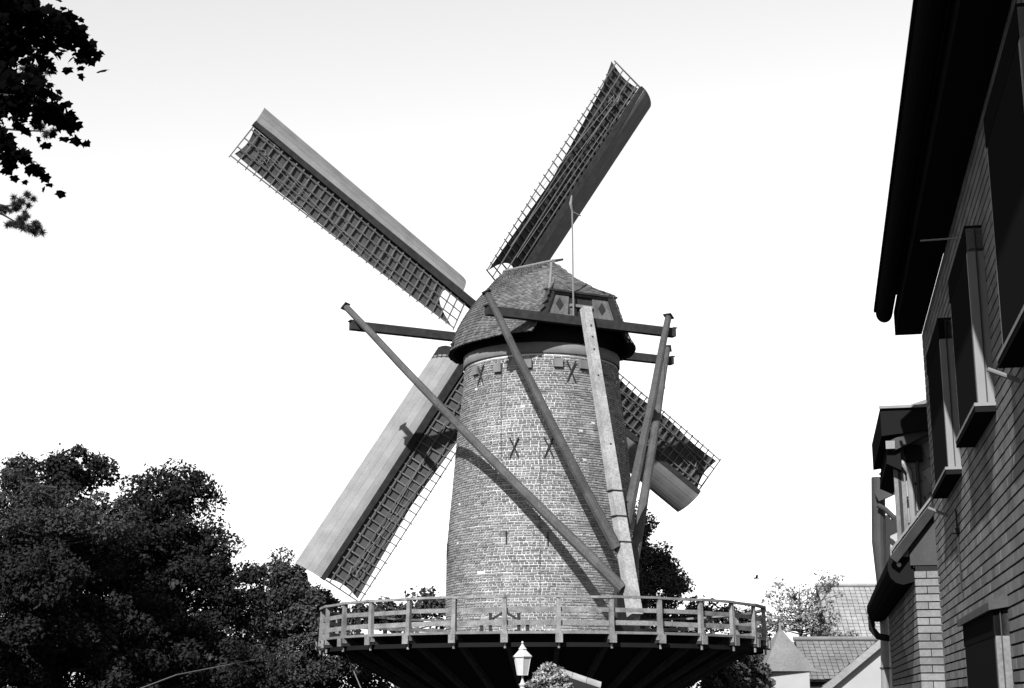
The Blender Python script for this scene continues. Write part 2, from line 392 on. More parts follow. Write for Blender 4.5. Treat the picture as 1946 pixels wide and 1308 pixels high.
# ---- spruit beams, braces, tail pole
b = MB(); b.beam(mp(-1.71, -6.15, 13.62), mp(-1.71, 6.15, 13.62), .26, .28); ls = b.build('cross_beam', 'dark_wood', mill)
for s in (-1, 1): b = MB(); b.beam(mp(-1.71, s * 6.06, 13.775), mp(-1.71, s * 6.2, 13.775), .28, .03); b.build('end_cap', 'iron', ls)
b = MB(); b.beam(mp(2.98, -3.37, 13.32), mp(2.98, 3.37, 13.32), .24, .28); ss_ = b.build('cross_beam', 'dark_wood', mill)
for s in (-1, 1): b = MB(); b.beam(mp(2.98, s * 3.28, 13.475), mp(2.98, s * 3.42, 13.475), .26, .03); b.build('end_cap', 'iron', ss_)
TP0, TP1 = mp(3.2, -.02, 13.72), mp(6.0, -.05, 4.0)
b = MB(); b.beam(TP0, TP1, .29, .26, .36, .32, up=BK); tail = b.build('tail_pole', 'tail_wood', mill)
tpd = (TP1 - TP0).normalized()
for f in (.065, .105, .15, .24, .47):
    c = TP0.lerp(TP1, f) + BK * .13; b = MB(); b.tube([c + LT * rng.uniform(-.05, .05), c + BK * .03], .03, 8); b.build('bolt', 'iron', tail)
for f in (.62, .70, .78):
    c = TP0.lerp(TP1, f); b = MB(); b.box(c, LT * .21, BK * .19, ZZ * .015); b.build('iron_strap', 'iron', tail)
def on_tail(z): f = (z - TP0.z) / (TP1.z - TP0.z); return TP0.lerp(TP1, f)
def brace(top, bot, over, ext=0., r=.158):
    d = (top - bot).normalized(); b = MB(); e = top + d * over; n_ = 9
    pts = [bot.lerp(e, i / n_) - ZZ * .12 * math.sin(math.pi * i / n_) + Vector((rng.uniform(-.012, .012), 0, rng.uniform(-.012, .012))) * (0 < i < n_) for i in range(n_ + 1)]
    b.tube(pts, [r * (1.08 - .40 * i / n_) * rng.uniform(.97, 1.03) for i in range(n_ + 1)], 9)
    o = b.build('brace', 'pole_wood', mill)
    e = top + d * over; b = MB(); b.beam(e, e + d * .04, r * 1.75, r * 1.75); b.build('brace_cap', 'iron', o); return o
brace(mp(-1.43, -5.95, 13.75), on_tail(4.75) - LT * .2 - BK * .1, .75)
brace(mp(3.25, -3.25, 13.42), on_tail(5.95) - LT * .22 - BK * .05, .48)
brace(mp(3.22, 2.93, 13.42), on_tail(5.9) + LT * .02 - BK * .30, .42)
brace(mp(-1.43, 5.75, 13.75), on_tail(4.85) + LT * .16 - BK * .34, .42)
b = MB(); b.tube([mp(2.98, 2.95, 13.2), mp(3.0, 2.95, 11.4)], .008, 5); b.build('rope', 'rope', mill)
# lightning rod
b = MB(); b.tube([mp(3.0, -.35, 13.42), mp(3.0, -.36, 17.0)], .028, 6); rod = b.build('lightning_rod', 'rope', mill)
b = MB(); b.tube([mp(3.0, -.36, 16.95), mp(3.0, -.42, 17.2), mp(3.0, -.37, 17.5)], [.03, .05, .02], 6); b.build('rod_tip', 'grey_wood', rod)
b = MB(); b.tube([mp(3.0, -.36, 16.95), mp(3.0, -.05, 16.85)], .02, 6); b.build('rod_arm', 'grey_wood', rod)
b = MB(); b.tube([mp(3.0, -.35, 13.5), mp(2.95, -.9, 13.46)], .02, 6); b.build('rod_bracket', 'rope', rod)
b = MB(); b.tube([at(858, 655, 47.5), at(868, 650, 47.9), mp(-.6, -2.7, 13.1)], .05, 6); b.build('brake_stub', 'dark_wood', mill)

# ---- sails
PHI, TAU, SR = math.radians(148.0), .135, 10.95
AX = Vector((-math.sin(TH) * math.cos(TAU), math.cos(TH) * math.cos(TAU), math.sin(TAU)))
HUB = Vector((-.59, 51.33, 14.92)) + AX * .4; SU = LT.cross(AX).normalized(); NB = -AX
b = MB(); b.box(HUB, LT * .42, SU * .42, AX * .42); b.build('poll_end', 'iron', mill)
def cloth_edge(k, f):      # f 0 root .. 1 tip -> outer fraction of the cloth
    return [.93 - .10 * max(0, f - .8) * 5 * .6 + .05 * (1 - f), .74 + .28 * abs(f - .45) ** 1.2 * 1.9 + .12 * (f > .9) * (f - .9) * 10,
            .95 - .06 * math.sin(f * 9) ** 2, .80 + .22 * abs(f - .62) * 1.6][k]
SAILNAME = ['sail pointing to the upper left with mid-grey leading board', 'sail pointing to the upper right with dark leading board',
            'dark sail pointing to the lower right behind the tower', 'sail pointing to the lower left with brightly lit leading board']
for k in range(4):
    SR = [10.95, 11.38, 10.66, 10.98][k]
    an = PHI - k * math.pi / 2 + (0.02 if k in (1, 3) else 0)
    e = LT * math.cos(an) + SU * math.sin(an); l = LT * math.sin(an) - SU * math.cos(an)
    off = AX * (.12 if k % 2 else -.12)
    sp = lambda r, a, n: HUB + off + e * r + l * a + NB * n
    sail = empty('sail', HUB, mill); sail['label'] = SAILNAME[k]
    b = MB(); b.beam(sp(0, 0, 0), sp(SR, 0, 0), .30, .34, .17, .18, up=NB); b.build('stock', 'dark_wood', sail)
    # leading board: curved nose turned to the wind
    prof = []
    for i in range(9):
        t = i / 8; ang = math.radians(22 + 38 * t); prof.append((t, ang))
    pts = [(.10, .09)]
    for i in range(1, 9):
        ang = math.radians(18 + 46 * i / 8); pts.append((pts[-1][0] + .138 * math.cos(ang), pts[-1][1] - .138 * math.sin(ang)))
    nr = 26; r0 = 1.55; rows = []
    for i in range(nr + 1):
        r = r0 + (SR - r0) * i / nr; row = []
        for j, (a, n) in enumerate(pts):
            cut = .16 * max(0, 1 - (8 - j) / 3) ** 2 if i == 0 else 0
            wdt = 1.0 + .06 * (i / nr); tw = .12 * (1 - i / nr)
            row.append(sp(r + cut, .1 + (a - .1) * wdt, n - tw * (a - .1)))
        rows.append(row[::-1])
    for j0 in range(0, 8, 2):                         # four long planks
        sub = [[q for q in row[j0:j0 + 3]] for row in rows]
        sub = [[q[0] + (q[-1] - q[0]) * .012, q[1], q[-1] + (q[0] - q[-1]) * .012] for q in sub]
        b = MB(); b.slab(sub, NB, .03); lb = b.build('leading_board', 'board', sail)
    for r in (SR - .02, 6.2, 3.2):
        b = MB(); rr = [[sp(r - .03, a, n + .012) for a, n in pts], [sp(r + .0, a, n + .012) for a, n in pts]]; 
        if r > 10: b.slab(rr, NB, .06); b.build('end_rib', 'board', lb)
    # lattice
    gam = lambda r: math.radians(26 - 19 * (r - 1.8) / (SR - 1.8))
    W = 1.38
    lp = lambda r, f, n=0.: sp(r, -.12 - f * W * math.cos(gam(r)), .02 + f * W * math.sin(gam(r)) + n)
    nb = 31; rr = [1.25 + (SR - 1.3) * i / (nb - 1) for i in range(nb)]
    for i, r in enumerate(rr):
        b = MB(); q0, q1 = lp(r + rng.uniform(-.012, .012), 0), lp(r + rng.uniform(-.03, .03), 1.03 + rng.uniform(0, .04)); b.beam(q0, q1, .045, .05, .032, .035, up=e); b.build('lattice_bar', 'lattice', sail)
    for f in (.10, .40, .70, 1.0):
        b = MB()
        pp = [lp(r, f, .035) for r in rr]
        for a, c in zip(pp, pp[1:]): b.beam(a, c, .038, .03, up=NB)
        b.build('long_lath', 'lattice', sail)
    # cloth on the wind side
    rows = []; nf = 60; nc = 10
    for i in range(nf + 1):
        row = []
        for j in range(nc + 1):
            f = j / nc; t = i / nf
            ro = 2.05 - .75 * f ** 2.2 + .25 * math.sin(math.pi * f); r = ro + (SR - .12 - ro + .10 * math.sin(math.pi * f) * -1.2) * t
            fr = .0 + f * cloth_edge(k, t)
            wav = .035 * math.sin(r * 3.1 + k) * math.sin(f * 3) + .05 * math.sin(f * math.pi) + .02 * math.sin(r * 9.7 + f * 4)
            row.append(lp(r, fr, -.045 - .6 * wav))
        rows.append(row)
    b = MB(); b.slab(rows, NB, .012); b.build('sail_cloth', 'cloth', sail, True)
    # ropes on the back
    for (r1, f1, r2, f2) in [((10.2, .45, 3.2, .95), (9.8, .30, 5.0, 1.0), (10.4, .6, 7.2, 1.0)), ((10.3, .35, 2.6, .75), (10.0, .5, 4.0, 1.0), (9.2, .2, 2.5, .35)),
                             ((10.2, .5, 6.0, 1.0), (9.6, .3, 4.0, .8)), ((10.3, .55, 4.0, .35), (10.0, .4, 2.8, 1.0), (9.0, .75, 2.5, 1.0))][k]:
        b = MB(); b.tube([lp(r1, f1, .09), lp((r1 + r2) / 2, (f1 + f2) / 2, .06), lp(r2, f2, .07)], .010, 5); b.build('rope', 'rope', sail)
    b = MB(); c = lp(10.1, .42, .1)
    b.tube([c + e * .25 + l * .05, c + l * .12, c - e * .1, c - l * .15 + e * .1, c - e * .3 - l * .2, c - e * .25 + l * .05], .018, 5); b.build('rope_knot', 'rope', sail)

# ---- gallery
GR, GZ = 7.05, 3.5
gal = empty('gallery', MC + ZZ * GZ, mill)
NP = 30
gdir = lambda a: Vector((math.sin(a), -math.cos(a), 0))
POST = [math.radians(2.4 + 12 * i) for i in range(NP)]
for i, a in enumerate(POST):
    d = gdir(a); t = Vector((-d.y, d.x, 0)); d2 = gdir(POST[(i + 1) % NP] if i < NP - 1 else POST[0] + 2 * math.pi)
    b = MB(); b.beam(MC + d * 3.05 + ZZ * (GZ - .19), MC + d * (GR + .12) + ZZ * (GZ - .19), .16, .22); b.build('joist', 'dark_wood', gal)
    jx = MC + d * (GR + .13) + ZZ * (GZ - .19)
    b = MB(); b.box(jx, t * .1, d * .02, ZZ * .12); b.build('joist_end', 'rail_wood', gal)
    b = MB(); b.tube([MC + d * (GR - .0) + ZZ * (GZ - .30), MC + d * (GR - .0) + ZZ * (GZ - .46)], .035, 6); b.build('dowel', 'rail_wood', gal)
    b = MB(); b.beam(MC + d * 3.12 + ZZ * 1.38, MC + d * 6.6 + ZZ * (GZ - .30), .14, .16); b.build('strut', 'dark_wood', gal)
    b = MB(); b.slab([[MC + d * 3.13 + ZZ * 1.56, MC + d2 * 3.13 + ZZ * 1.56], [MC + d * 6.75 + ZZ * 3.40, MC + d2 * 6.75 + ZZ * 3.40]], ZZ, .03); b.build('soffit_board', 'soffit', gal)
    lean = rng.uniform(-.015, .015)
    c0 = MC + d * GR + ZZ * (GZ - .22); c1 = MC + d * (GR - .02 + lean) + ZZ * (GZ + .90) + t * rng.uniform(-.015, .015)
    b = MB(); b.beam(c0, c0.lerp(c1, .3), .19, .15, .125, .12, up=t.cross(ZZ)); b.beam(c0.lerp(c1, .3), c1, .125, .12, .11, .10, up=t.cross(ZZ)); b.build('railing_post', 'rail_wood', gal)
    for hz, w, h in ((.38 - .15, .05, .13), (.58, .05, .12)):
        e0, e1 = MC + d * (GR - .085) + ZZ * (GZ + hz + rng.uniform(-.012, .012)), MC + d2 * (GR - .085) + ZZ * (GZ + hz + rng.uniform(-.012, .012))
        b = MB(); b.beam(e0, e1, w, h); b.build('rail', 'rail_wood', gal)
    e0, e1 = MC + d * (GR - .02) + ZZ * (GZ + .93), MC + d2 * (GR - .02) + ZZ * (GZ + .93); x = (e1 - e0).normalized() * .02
    b = MB(); b.beam(e0 - x + ZZ * (.012 if i % 2 else 0), e1 + x + ZZ * (.012 if i % 2 else 0), .16, .065); b.build('top_rail', 'rail_wood', gal)
    for j in range(8):
        ra, rb = 3.15 + j * .495, 3.15 + (j + 1) * .495 - .015
        zt, zb = GZ, GZ - .07; pz = lambda r, dd, z: MC + dd * r + ZZ * z
        b = MB(); b.hexa([pz(ra, d, zb), pz(rb, d, zb), pz(rb, d2, zb), pz(ra, d2, zb), pz(ra, d, zt), pz(rb, d, zt), pz(rb, d2, zt), pz(ra, d2, zt)])
        b.build('deck_plank', 'grey_wood', gal)
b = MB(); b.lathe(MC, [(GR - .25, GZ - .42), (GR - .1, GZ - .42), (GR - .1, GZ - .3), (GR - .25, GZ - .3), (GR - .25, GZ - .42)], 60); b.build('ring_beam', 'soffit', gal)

# ---- bench on the gallery
bc = MC + Vector((-1.2, -3.62, 0)) + ZZ * GZ
bench = tag(empty('bench', bc), 'dark wooden bench on the gallery against the tower wall', 'bench')
X, Yv = Vector((1, 0, 0)), Vector((0, 1, 0))
b = MB(); b.box(bc + ZZ * .445, X * 1.1, Yv * .16, ZZ * .02); b.build('seat', 'rail_wood', bench)
for s in (-1, 1):
    for o in (.68, .42):
        b = MB(); b.box(bc + X * s * o + ZZ * .2, X * .05, Yv * .06, ZZ * .2); b.build('leg', 'iron', bench)
        if o == .42: b = MB(); b.box(bc + X * s * o + Yv * -.1 + ZZ * .57, X * .05, Yv * .04, ZZ * .1); b.build('arm_post', 'iron', bench)
    b = MB(); b.box(bc + X * s * .55 + ZZ * .385, X * .5, Yv * .15, ZZ * .035); b.build('seat_bearer', 'iron', bench)
    b = MB(); b.beam(bc + X * s * .36 + ZZ * .5, bc + X * s * .06 + ZZ * .68, .07, .07); b.build('back_brace', 'iron', bench)
# ---- rigging wires
b = MB(); A, B_ = at(600, 1219, D - 1), at(335, 1283, 33.5); b.tube([A, A.lerp(B_, .5) - ZZ * .1, B_, B_ + (B_ - A) * .5 - ZZ * .3], .014, 5)
tag(b.build('guy_wire', 'lead'), 'thin pale wire running from the gallery down into the dark trees', 'wire')
b = MB(); A, B_ = at(652, 1228, D - 2), at(690, 1318, 44); b.tube([A, B_, Vector((B_.x + .3, B_.y - .6, .0))], .014, 5)
tag(b.build('mooring_line', 'rope'), 'thin line hanging steeply below the left edge of the gallery', 'rope')

# ================================================================ STREET LAMP
lc = Vector((.16, 23.0, 0)); lz = 1.93
lamp = tag(empty('street_lamp', lc), 'white old-fashioned hexagonal street lantern in front of the dark gallery underside', 'lamp')
def ring6(r, z, o=math.radians(30 + 6)): return [lc + Vector((r * math.cos(o + k * math.pi / 3), r * math.sin(o + k * math.pi / 3), z)) for k in range(6)]
r0_, r1_ = ring6(.085, lz + .12), ring6(.135, lz + .385)
for k in range(6):
    k2 = (k + 1) % 6; cen = lc + ZZ * (lz + .25)
    q = [r0_[k], r0_[k2], r1_[k2], r1_[k]]; n = (q[1] - q[0]).cross(q[3] - q[0]).normalized(); n = n if n.dot(q[0] - cen) > 0 else -n
    b = MB(); b.slab([[q[0], q[1]], [q[3], q[2]]], n, .006); b.build('pane', 'pane', lamp)
    b = MB(); b.tube([r0_[k], r1_[k]], .007, 5); b.build('glazing_bar', 'white', lamp)
b = MB(); b.lathe(lc, [(.0, lz + .115), (.09, lz + .115), (.09, lz + .125), (0, lz + .125)], 6, math.radians(36), math.radians(396)); b.build('lantern_base', 'white', lamp)
b = MB(); b.lathe(lc, [(.02, lz + .38), (.155, lz + .385), (.158, lz + .40), (.06, lz + .492), (.058, lz + .50), (.07, lz + .505), (.045, lz + .535), (.015, lz + .58), (.008, lz + .59)], 6, math.radians(36), math.radians(396)); b.build('lantern_roof', 'white', lamp)
b = MB(); b.lathe(lc, [(.0, lz + .585), (.014, lz + .592), (.02, lz + .606), (.014, lz + .62), (0, lz + .627)], 12); b.build('finial', 'white', lamp)
b = MB(); b.lathe(lc, [(.06, 0), (.06, .9), (.04, 1.0), (.038, lz - .06), (.06, lz - .02), (.035, lz - .0), (.015, lz + .05), (.018, lz + .115)], 12); b.build('post', 'white', lamp)

# ================================================================ RIGHT-HAND HOUSES
WD = Vector((.20167, .97945, 0)); WN = Vector((-.97945, .20167, 0)); W0 = WN * -1.176
def hp(s, off, z): return W0 + WD * s + WN * off + ZZ * z
house = tag(empty('brick_house', hp(10, -3, 0)), 'dark brick house with deep black eaves and white-framed windows at the street', 'house')
S0, S1, ZE = 4.0, 15.45, 5.42
b = MB(); b.hexa([hp(S0, -.3, 0), hp(S1, -.3, 0), hp(S1, -.012, 0), hp(S0, -.012, 0), hp(S0, -.3, ZE), hp(S1, -.3, ZE), hp(S1, -.012, ZE), hp(S0, -.012, ZE)])
wall = b.build('front_wall', 'hjoint', house)
def brick_face(s0, s1, z0, z1, off, course=.078, ln=.25, joint=.013):
    mats = []; k = 0; z = z0
    while z + course <= z1 + .001:
        s = s0 - (ln / 2 if k % 2 else 0)
        while s < s1 - .01:
            a, e = max(s, s0), min(s + ln, s1)
            if e - a > .03:
                mats.append(frame(hp((a + e) / 2, off - .045 + rng.uniform(0, .0008), z + course / 2), WD, WN, ZZ, e - a - .0006, .09, course - joint - rng.uniform(0, .004)))
            s += ln
        z += course; k += 1
    return mats
HB = piece_meshes('brick', .008)
pieces('brick', 'brickwork', brick_face(S0, S1, 0, ZE, 0), HB, 'hbrick', wall, score=lambda m: -abs(m[2][3] - 2.9) - .6 * abs((Vector((m[0][3], m[1][3], 0)) - W0).dot(WD) - 11))
b = MB(); b.hexa([hp(S1 - .3, -6, 0), hp(S1, -6, 0), hp(S1, -.3, 0), hp(S1 - .3, -.3, 0), hp(S1 - .3, -6, ZE + 2), hp(S1, -6, ZE + 2), hp(S1, -.3, ZE), hp(S1 - .3, -.3, ZE)]); b.build('end_wall', 'hbrick', house)
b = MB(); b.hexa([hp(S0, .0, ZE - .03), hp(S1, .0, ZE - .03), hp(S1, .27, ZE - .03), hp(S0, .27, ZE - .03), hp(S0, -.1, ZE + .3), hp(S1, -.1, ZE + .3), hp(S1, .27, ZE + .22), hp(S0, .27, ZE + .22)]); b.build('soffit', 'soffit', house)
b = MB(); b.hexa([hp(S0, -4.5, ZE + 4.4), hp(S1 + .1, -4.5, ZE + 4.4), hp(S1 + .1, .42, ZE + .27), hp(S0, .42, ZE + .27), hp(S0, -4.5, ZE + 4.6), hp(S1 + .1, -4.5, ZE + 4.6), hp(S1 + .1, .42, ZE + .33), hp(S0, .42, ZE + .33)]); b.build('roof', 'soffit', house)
gpts = [(.37 + .085 * math.cos(t), ZE + .20 + .10 * math.sin(t)) for t in [math.pi + math.pi * i / 10 for i in range(11)]]
b = MB(); b.slab([[hp(S0, a, z) for a, z in gpts], [hp(S1 - .05, a, z) for a, z in gpts]], lambda p: ZZ * -.3, .02); b.poly([hp(S1 - .05, a, z) for a, z in gpts]); gut = b.build('gutter', 'soffit', house)
b = MB(); b.beam(hp(S0, .46, ZE + .23), hp(S1 - .05, .46, ZE + .23), .03, .03); b.build('gutter_lip', 'soffit', house)

def window(s0, s1, z0, z1, dep, post_mat, name='window', parent=house, sill=True):
    w = empty(name, hp((s0 + s1) / 2, 0, z0), parent)
    fb = lambda a, e, o0, o1, za, zb: MB().hexa([hp(a, o0, za), hp(e, o0, za), hp(e, o1, za), hp(a, o1, za), hp(a, o0, zb), hp(e, o0, zb), hp(e, o1, zb), hp(a, o1, zb)])
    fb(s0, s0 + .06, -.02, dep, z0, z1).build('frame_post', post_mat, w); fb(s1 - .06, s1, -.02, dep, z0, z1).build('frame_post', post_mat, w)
    fb(s0 - .012, s0 + .01, .045, .052, z0, z1).build('guide_rail', 'dark_zinc', w)
    fb(s0 + .06, s1 - .06, -.02, dep + .004, z0, z1 - .16).build('shutter_panel', 'shutter', w)
    fb(s0, s1, -.02, dep + .006, z1 - .16, z1 + .02).build('shutter_box', 'soffit', w)
    if sill:
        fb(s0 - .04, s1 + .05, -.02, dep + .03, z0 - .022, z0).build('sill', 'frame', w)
        fb(s0 - .034, s1 + .046, -.02, dep + .027, z0 - .06, z0 - .022).build('sill_shade', 'soffit', w)  # added black slab: paints the shade on the sill's underside
    return w
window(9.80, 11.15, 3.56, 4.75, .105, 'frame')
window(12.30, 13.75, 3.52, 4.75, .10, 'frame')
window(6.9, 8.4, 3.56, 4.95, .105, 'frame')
window(10.0, 12.15, .6, 2.25, .085, 'grey_wood', sill=False)
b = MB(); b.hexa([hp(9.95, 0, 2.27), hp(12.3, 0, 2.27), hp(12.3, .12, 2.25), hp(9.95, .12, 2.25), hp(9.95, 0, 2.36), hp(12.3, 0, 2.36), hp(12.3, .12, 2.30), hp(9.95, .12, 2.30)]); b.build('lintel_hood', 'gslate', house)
for s, z in ((13.85, 3.34), (8.62, 3.49)):
    b = MB(); b.tube([hp(s, 0, z - .03), hp(s, .17, z + .045)], .014, 8); b.build('flag_holder', 'rope', house)
b = MB(); b.tube([hp(12.9, .014, 3.25), hp(12.85, .016, 2.7)], .008, 5); b.tube([hp(12.85, .016, 2.7), hp(12.85, .016, 2.55)], .008, 5); cb = b.build('wall_cable', 'iron', house)
b = MB(); b.box(hp(12.9, .02, 3.07), WD * .06, WN * .03, ZZ * .02); b.build('cable_clip', 'iron', cb)
b = MB(); b.tube([hp(11.0, .3, 5.05), hp(9.9, .08, 4.72)], .006, 5); b.build('stay_wire', 'rope', house)

# ---- second house: lower, projecting, slate dormer
h2 = tag(empty('gabled_house', hp(19, -2, 0)), 'lower brick house with slate dormer and long black gutter beyond the brick house', 'house')
Q0, Q1, QO, QE = 15.62, 22.2, .215, 3.02
b = MB(); b.hexa([hp(Q0 + .012, -.6, 0), hp(Q1, -.6, 0), hp(Q1, QO - .012, 0), hp(Q0 + .012, QO - .012, 0), hp(Q0 + .012, -.6, QE), hp(Q1, -.6, QE), hp(Q1, QO - .012, QE), hp(Q0 + .012, QO - .012, QE)]); w2 = b.build('front_wall', 'hjoint', h2)
mats2 = brick_face(Q0, Q1, 0, QE, QO)
k = 0; z = 0.
while z + .078 <= QE:
    for a, e in (((-.05, .215),) if k % 2 == 0 else ((-.05, .10), (.10, .215))):
        mats2.append(frame(hp(Q0 + .035, (a + e) / 2, z + .039), WN, -WD, ZZ, e - a - .008, .09, .078 - .012))
    z += .078; k += 1
M['qbrick'] = grey_mat('sun_dimmed_brick', .058, .85, piece=.25, noise=.2, scale=3, fine=.15, fscale=35)  # same brick as the wall, colour darkened to offset sun on the corner
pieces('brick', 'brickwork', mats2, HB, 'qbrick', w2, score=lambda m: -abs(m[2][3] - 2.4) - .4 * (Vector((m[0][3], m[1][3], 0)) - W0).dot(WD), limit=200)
# gable triangle with roof edge
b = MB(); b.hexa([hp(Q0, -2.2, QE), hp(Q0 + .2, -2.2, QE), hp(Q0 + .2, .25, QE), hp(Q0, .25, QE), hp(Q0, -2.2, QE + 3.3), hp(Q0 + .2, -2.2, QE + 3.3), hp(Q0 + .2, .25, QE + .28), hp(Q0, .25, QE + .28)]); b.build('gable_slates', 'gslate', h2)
rs = 1.23
roofpt = lambda s, off, o=0.: hp(s, off, 3.17 + (.42 - off) * rs + o)
b = MB(); b.slab([[roofpt(Q0 - .08, .43), roofpt(Q1 + .8, .43)], [roofpt(Q0 - .08, -3.0), roofpt(Q1 + .8, -3.0)]], (WN * .77 + ZZ * .63), .07); b.build('roof', 'slate', h2)
b = MB(); b.beam(roofpt(Q0 - .1, .44, .02), roofpt(Q0 - .1, -3, .02), .02, .02); b.build('verge_flashing', 'lead', h2)
b = MB(); b.beam(roofpt(Q0 - .06, .42, -.1), roofpt(Q0 - .06, -3, -.1), .05, .09); b.build('barge_board', 'dark_wood', h2)
prof = [(.21, 2.86), (.22, 3.08), (.27, 3.13), (.42, 3.13), (.47, 3.07), (.475, 2.98), (.45, 2.90), (.40, 2.85), (.33, 2.83)]
b = MB(); n = len(prof); A = [hp(Q0 + .05, o, z) for o, z in prof]; B_ = [hp(23.4, o, z) for o, z in prof]
for i in range(n): b.poly([A[i], B_[i], B_[(i + 1) % n], A[(i + 1) % n]])
b.poly(A[::-1]); b.poly(B_); eg = b.build('eaves_gutter', 'soffit', h2)
b = MB(); b.tube([hp(Q0 + .03, .36, 3.03), hp(Q0 + .05, .36, 3.03)], .022, 10); b.build('gutter_eye', 'white', eg)
b = MB(); b.box(hp(Q0 + .04, .35, 3.16), WD * .03, WN * .09, ZZ * .05); b.build('eaves_block', 'zinc', h2)
b = MB(); b.tube([hp(23.2, .42, 2.9), hp(23.2, .42, 2.72), hp(23.0, .34, 2.6), hp(22.6, .22, 2.56)], .05, 10); b.build('gutter_elbow', 'soffit', eg)
# dormer
dm = empty('dormer', hp(18, 0, 4), h2)
DS = 17.2
cheek = MB(); cheek.hexa([hp(DS, -1.2, 3.4), hp(DS + 1.9, -1.2, 3.4), hp(DS + 1.9, .17, 3.4), hp(DS, .17, 3.4), hp(DS, -1.2, 4.75), hp(DS + 1.9, -1.2, 4.75), hp(DS + 1.9, .17, 4.75), hp(DS, .17, 4.75)]); ck = cheek.build('dormer_cheek', 'hjoint', dm)
mats = []
for i in range(10):
    for j in range(6):
        zc = 3.42 + i * .15; oc = .12 - j * .17 - (i % 2) * .085
        rr_ = Matrix.Rotation(rng.uniform(-.25, .25) + .35, 3, -WD); mats.append(frame(hp(DS - .012 - .002 * (i % 3), oc, zc), rr_ @ WN, -WD, rr_ @ ZZ, .150, .022, .165))
pieces('slate', 'slates', mats, piece_meshes('slate', .05), 'slate', dm)
for o0, o1, zt, mt in ((.155, .20, 4.5, 'grey_wood'), (.235, .28, 4.45, 'grey_wood'), (.20, .235, 4.5, 'dark_wood')):
    b = MB(); b.hexa([hp(DS - .05, o0, 3.36), hp(DS, o0, 3.36), hp(DS, o1, 3.36), hp(DS - .05, o1, 3.36), hp(DS - .05, o0, zt), hp(DS, o0, zt), hp(DS, o1, zt), hp(DS - .05, o1, zt)]); b.build('corner_board', mt, dm)
b = MB(); b.tube([hp(DS - .1, .24, 4.33), hp(DS - .12, .17, 4.28), hp(DS - .12, .11, 4.18), hp(DS - .12, .10, 3.5)], .035, 8); b.build('downpipe', 'zinc', dm)
b = MB(); b.tube([hp(DS - .1, .02, 4.42), hp(DS - .1, .02, 3.6)], .02, 8); b.build('thin_pipe', 'dark_zinc', dm)
b = MB(); b.box(hp(DS - .08, .05, 4.4), WD * .05, WN * .09, ZZ * .09); b.build('hopper', 'soffit', dm)
b = MB(); b.hexa([hp(DS - .3, -1.2, 4.74), hp(DS + 2.1, -1.2, 4.74), hp(DS + 2.1, .42, 4.55), hp(DS - .3, .40, 4.58), hp(DS - .3, -1.2, 5.0), hp(DS + 2.1, -1.2, 5.0), hp(DS + 2.1, .42, 4.88), hp(DS - .3, .40, 4.9)]); b.build('dormer_eaves', 'soffit', dm)
b = MB(); b.beam(hp(DS - .32, .41, 4.905), hp(DS - .32, -1.2, 4.9), .03, .03); b.build('eaves_trim', 'zinc', dm)
b = MB(); b.beam(hp(DS - .2, .30, 4.47), hp(DS - .2, -.3, 4.74), .12, .12); b.build('rafter_tail', 'dark_zinc', dm)
b = MB(); b.box(hp(DS - .27, .31, 4.48), WD * .015, WN * .05, ZZ * .045); b.build('rafter_end', 'zinc', dm)
b = MB(); b.hexa([hp(DS - .2, .20, 4.2), hp(DS + 1.9, .2, 4.2), hp(DS + 1.9, .36, 4.28), hp(DS - .2, .36, 4.28), hp(DS - .2, .2, 4.56), hp(DS + 1.9, .2, 4.56), hp(DS + 1.9, .33, 4.56), hp(DS - .2, .33, 4.56)]); b.build('dormer_gutter', 'soffit', dm)
b = MB(); b.hexa([hp(DS + .0, -1.2, 5.3), hp(DS + 2, -1.2, 5.3), hp(DS + 2, .3, 4.9), hp(DS + .0, .2, 4.9), hp(DS + .0, -1.2, 5.36), hp(DS + 2, -1.2, 5.36), hp(DS + 2, .3, 4.94), hp(DS, .2, 4.94)]); b.build('dormer_roof', 'slate', dm)

# ---- third house: white render, tall downpipe
h3 = tag(empty('rendered_house', hp(25, 0, 0)), 'white rendered house with slanting gable edge and downpipe behind the long gutter', 'house')
b = MB(); b.hexa([hp(23.8, -.5, 0), hp(26.8, -.5, 0), hp(26.8, .14, 0), hp(23.8, .14, 0), hp(23.8, -.5, 4.5), hp(26.8, -.5, 4.5), hp(26.8, .14, 4.5), hp(23.8, .14, 4.5)]); b.build('wall', 'render', h3)
dp = lambda px, py, s=23.4: hp(*[s, *((lambda r, t: ((EYE + r * t - W0).dot(WN), (EYE + r * t).z))(at(px, py, 1.0) - EYE, s / (at(px, py, 1.0) - EYE).dot(WD)))])
b = MB(); b.tube([dp(1669, 908), dp(1670, 1030), dp(1676, 1120)], [.105, .105, .07], 14, cap=False); pipe = b.build('shaded_rain_pipe', 'dark_zinc', h3)  # darker zinc paints the shade on the upper pipe
b = MB(); b.tube([dp(1676, 1120), dp(1681, 1200), dp(1683, 1320)], .065, 12); b.build('lit_rain_pipe', 'zinc', h3)  # paler zinc paints the sunlit lower run of the same pipe
for y in (1113, 1270): b = MB(); b.tube([dp(1674 + (y - 1113) * .055, y) - ZZ * .012, dp(1674 + (y - 1113) * .055, y) + ZZ * .012], .085, 12); b.build('pipe_clip', 'dark_zinc', h3)
b = MB(); b.beam(dp(1666, 946, 23.2), dp(1700, 930, 23.2), .12, .14); b.build('bracket', 'dark_zinc', h3)
b = MB(); b.tube([dp(1668, 960, 23.2), dp(1682, 968, 23.2), dp(1700, 985, 23.2)], .04, 8); b.build('pipe_elbow', 'dark_zinc', h3)
b = MB(); b.beam(dp(1672, 903, 23.2), dp(1697, 882, 23.2), .05, .05); b.build('roof_edge', 'dark_wood', h3)
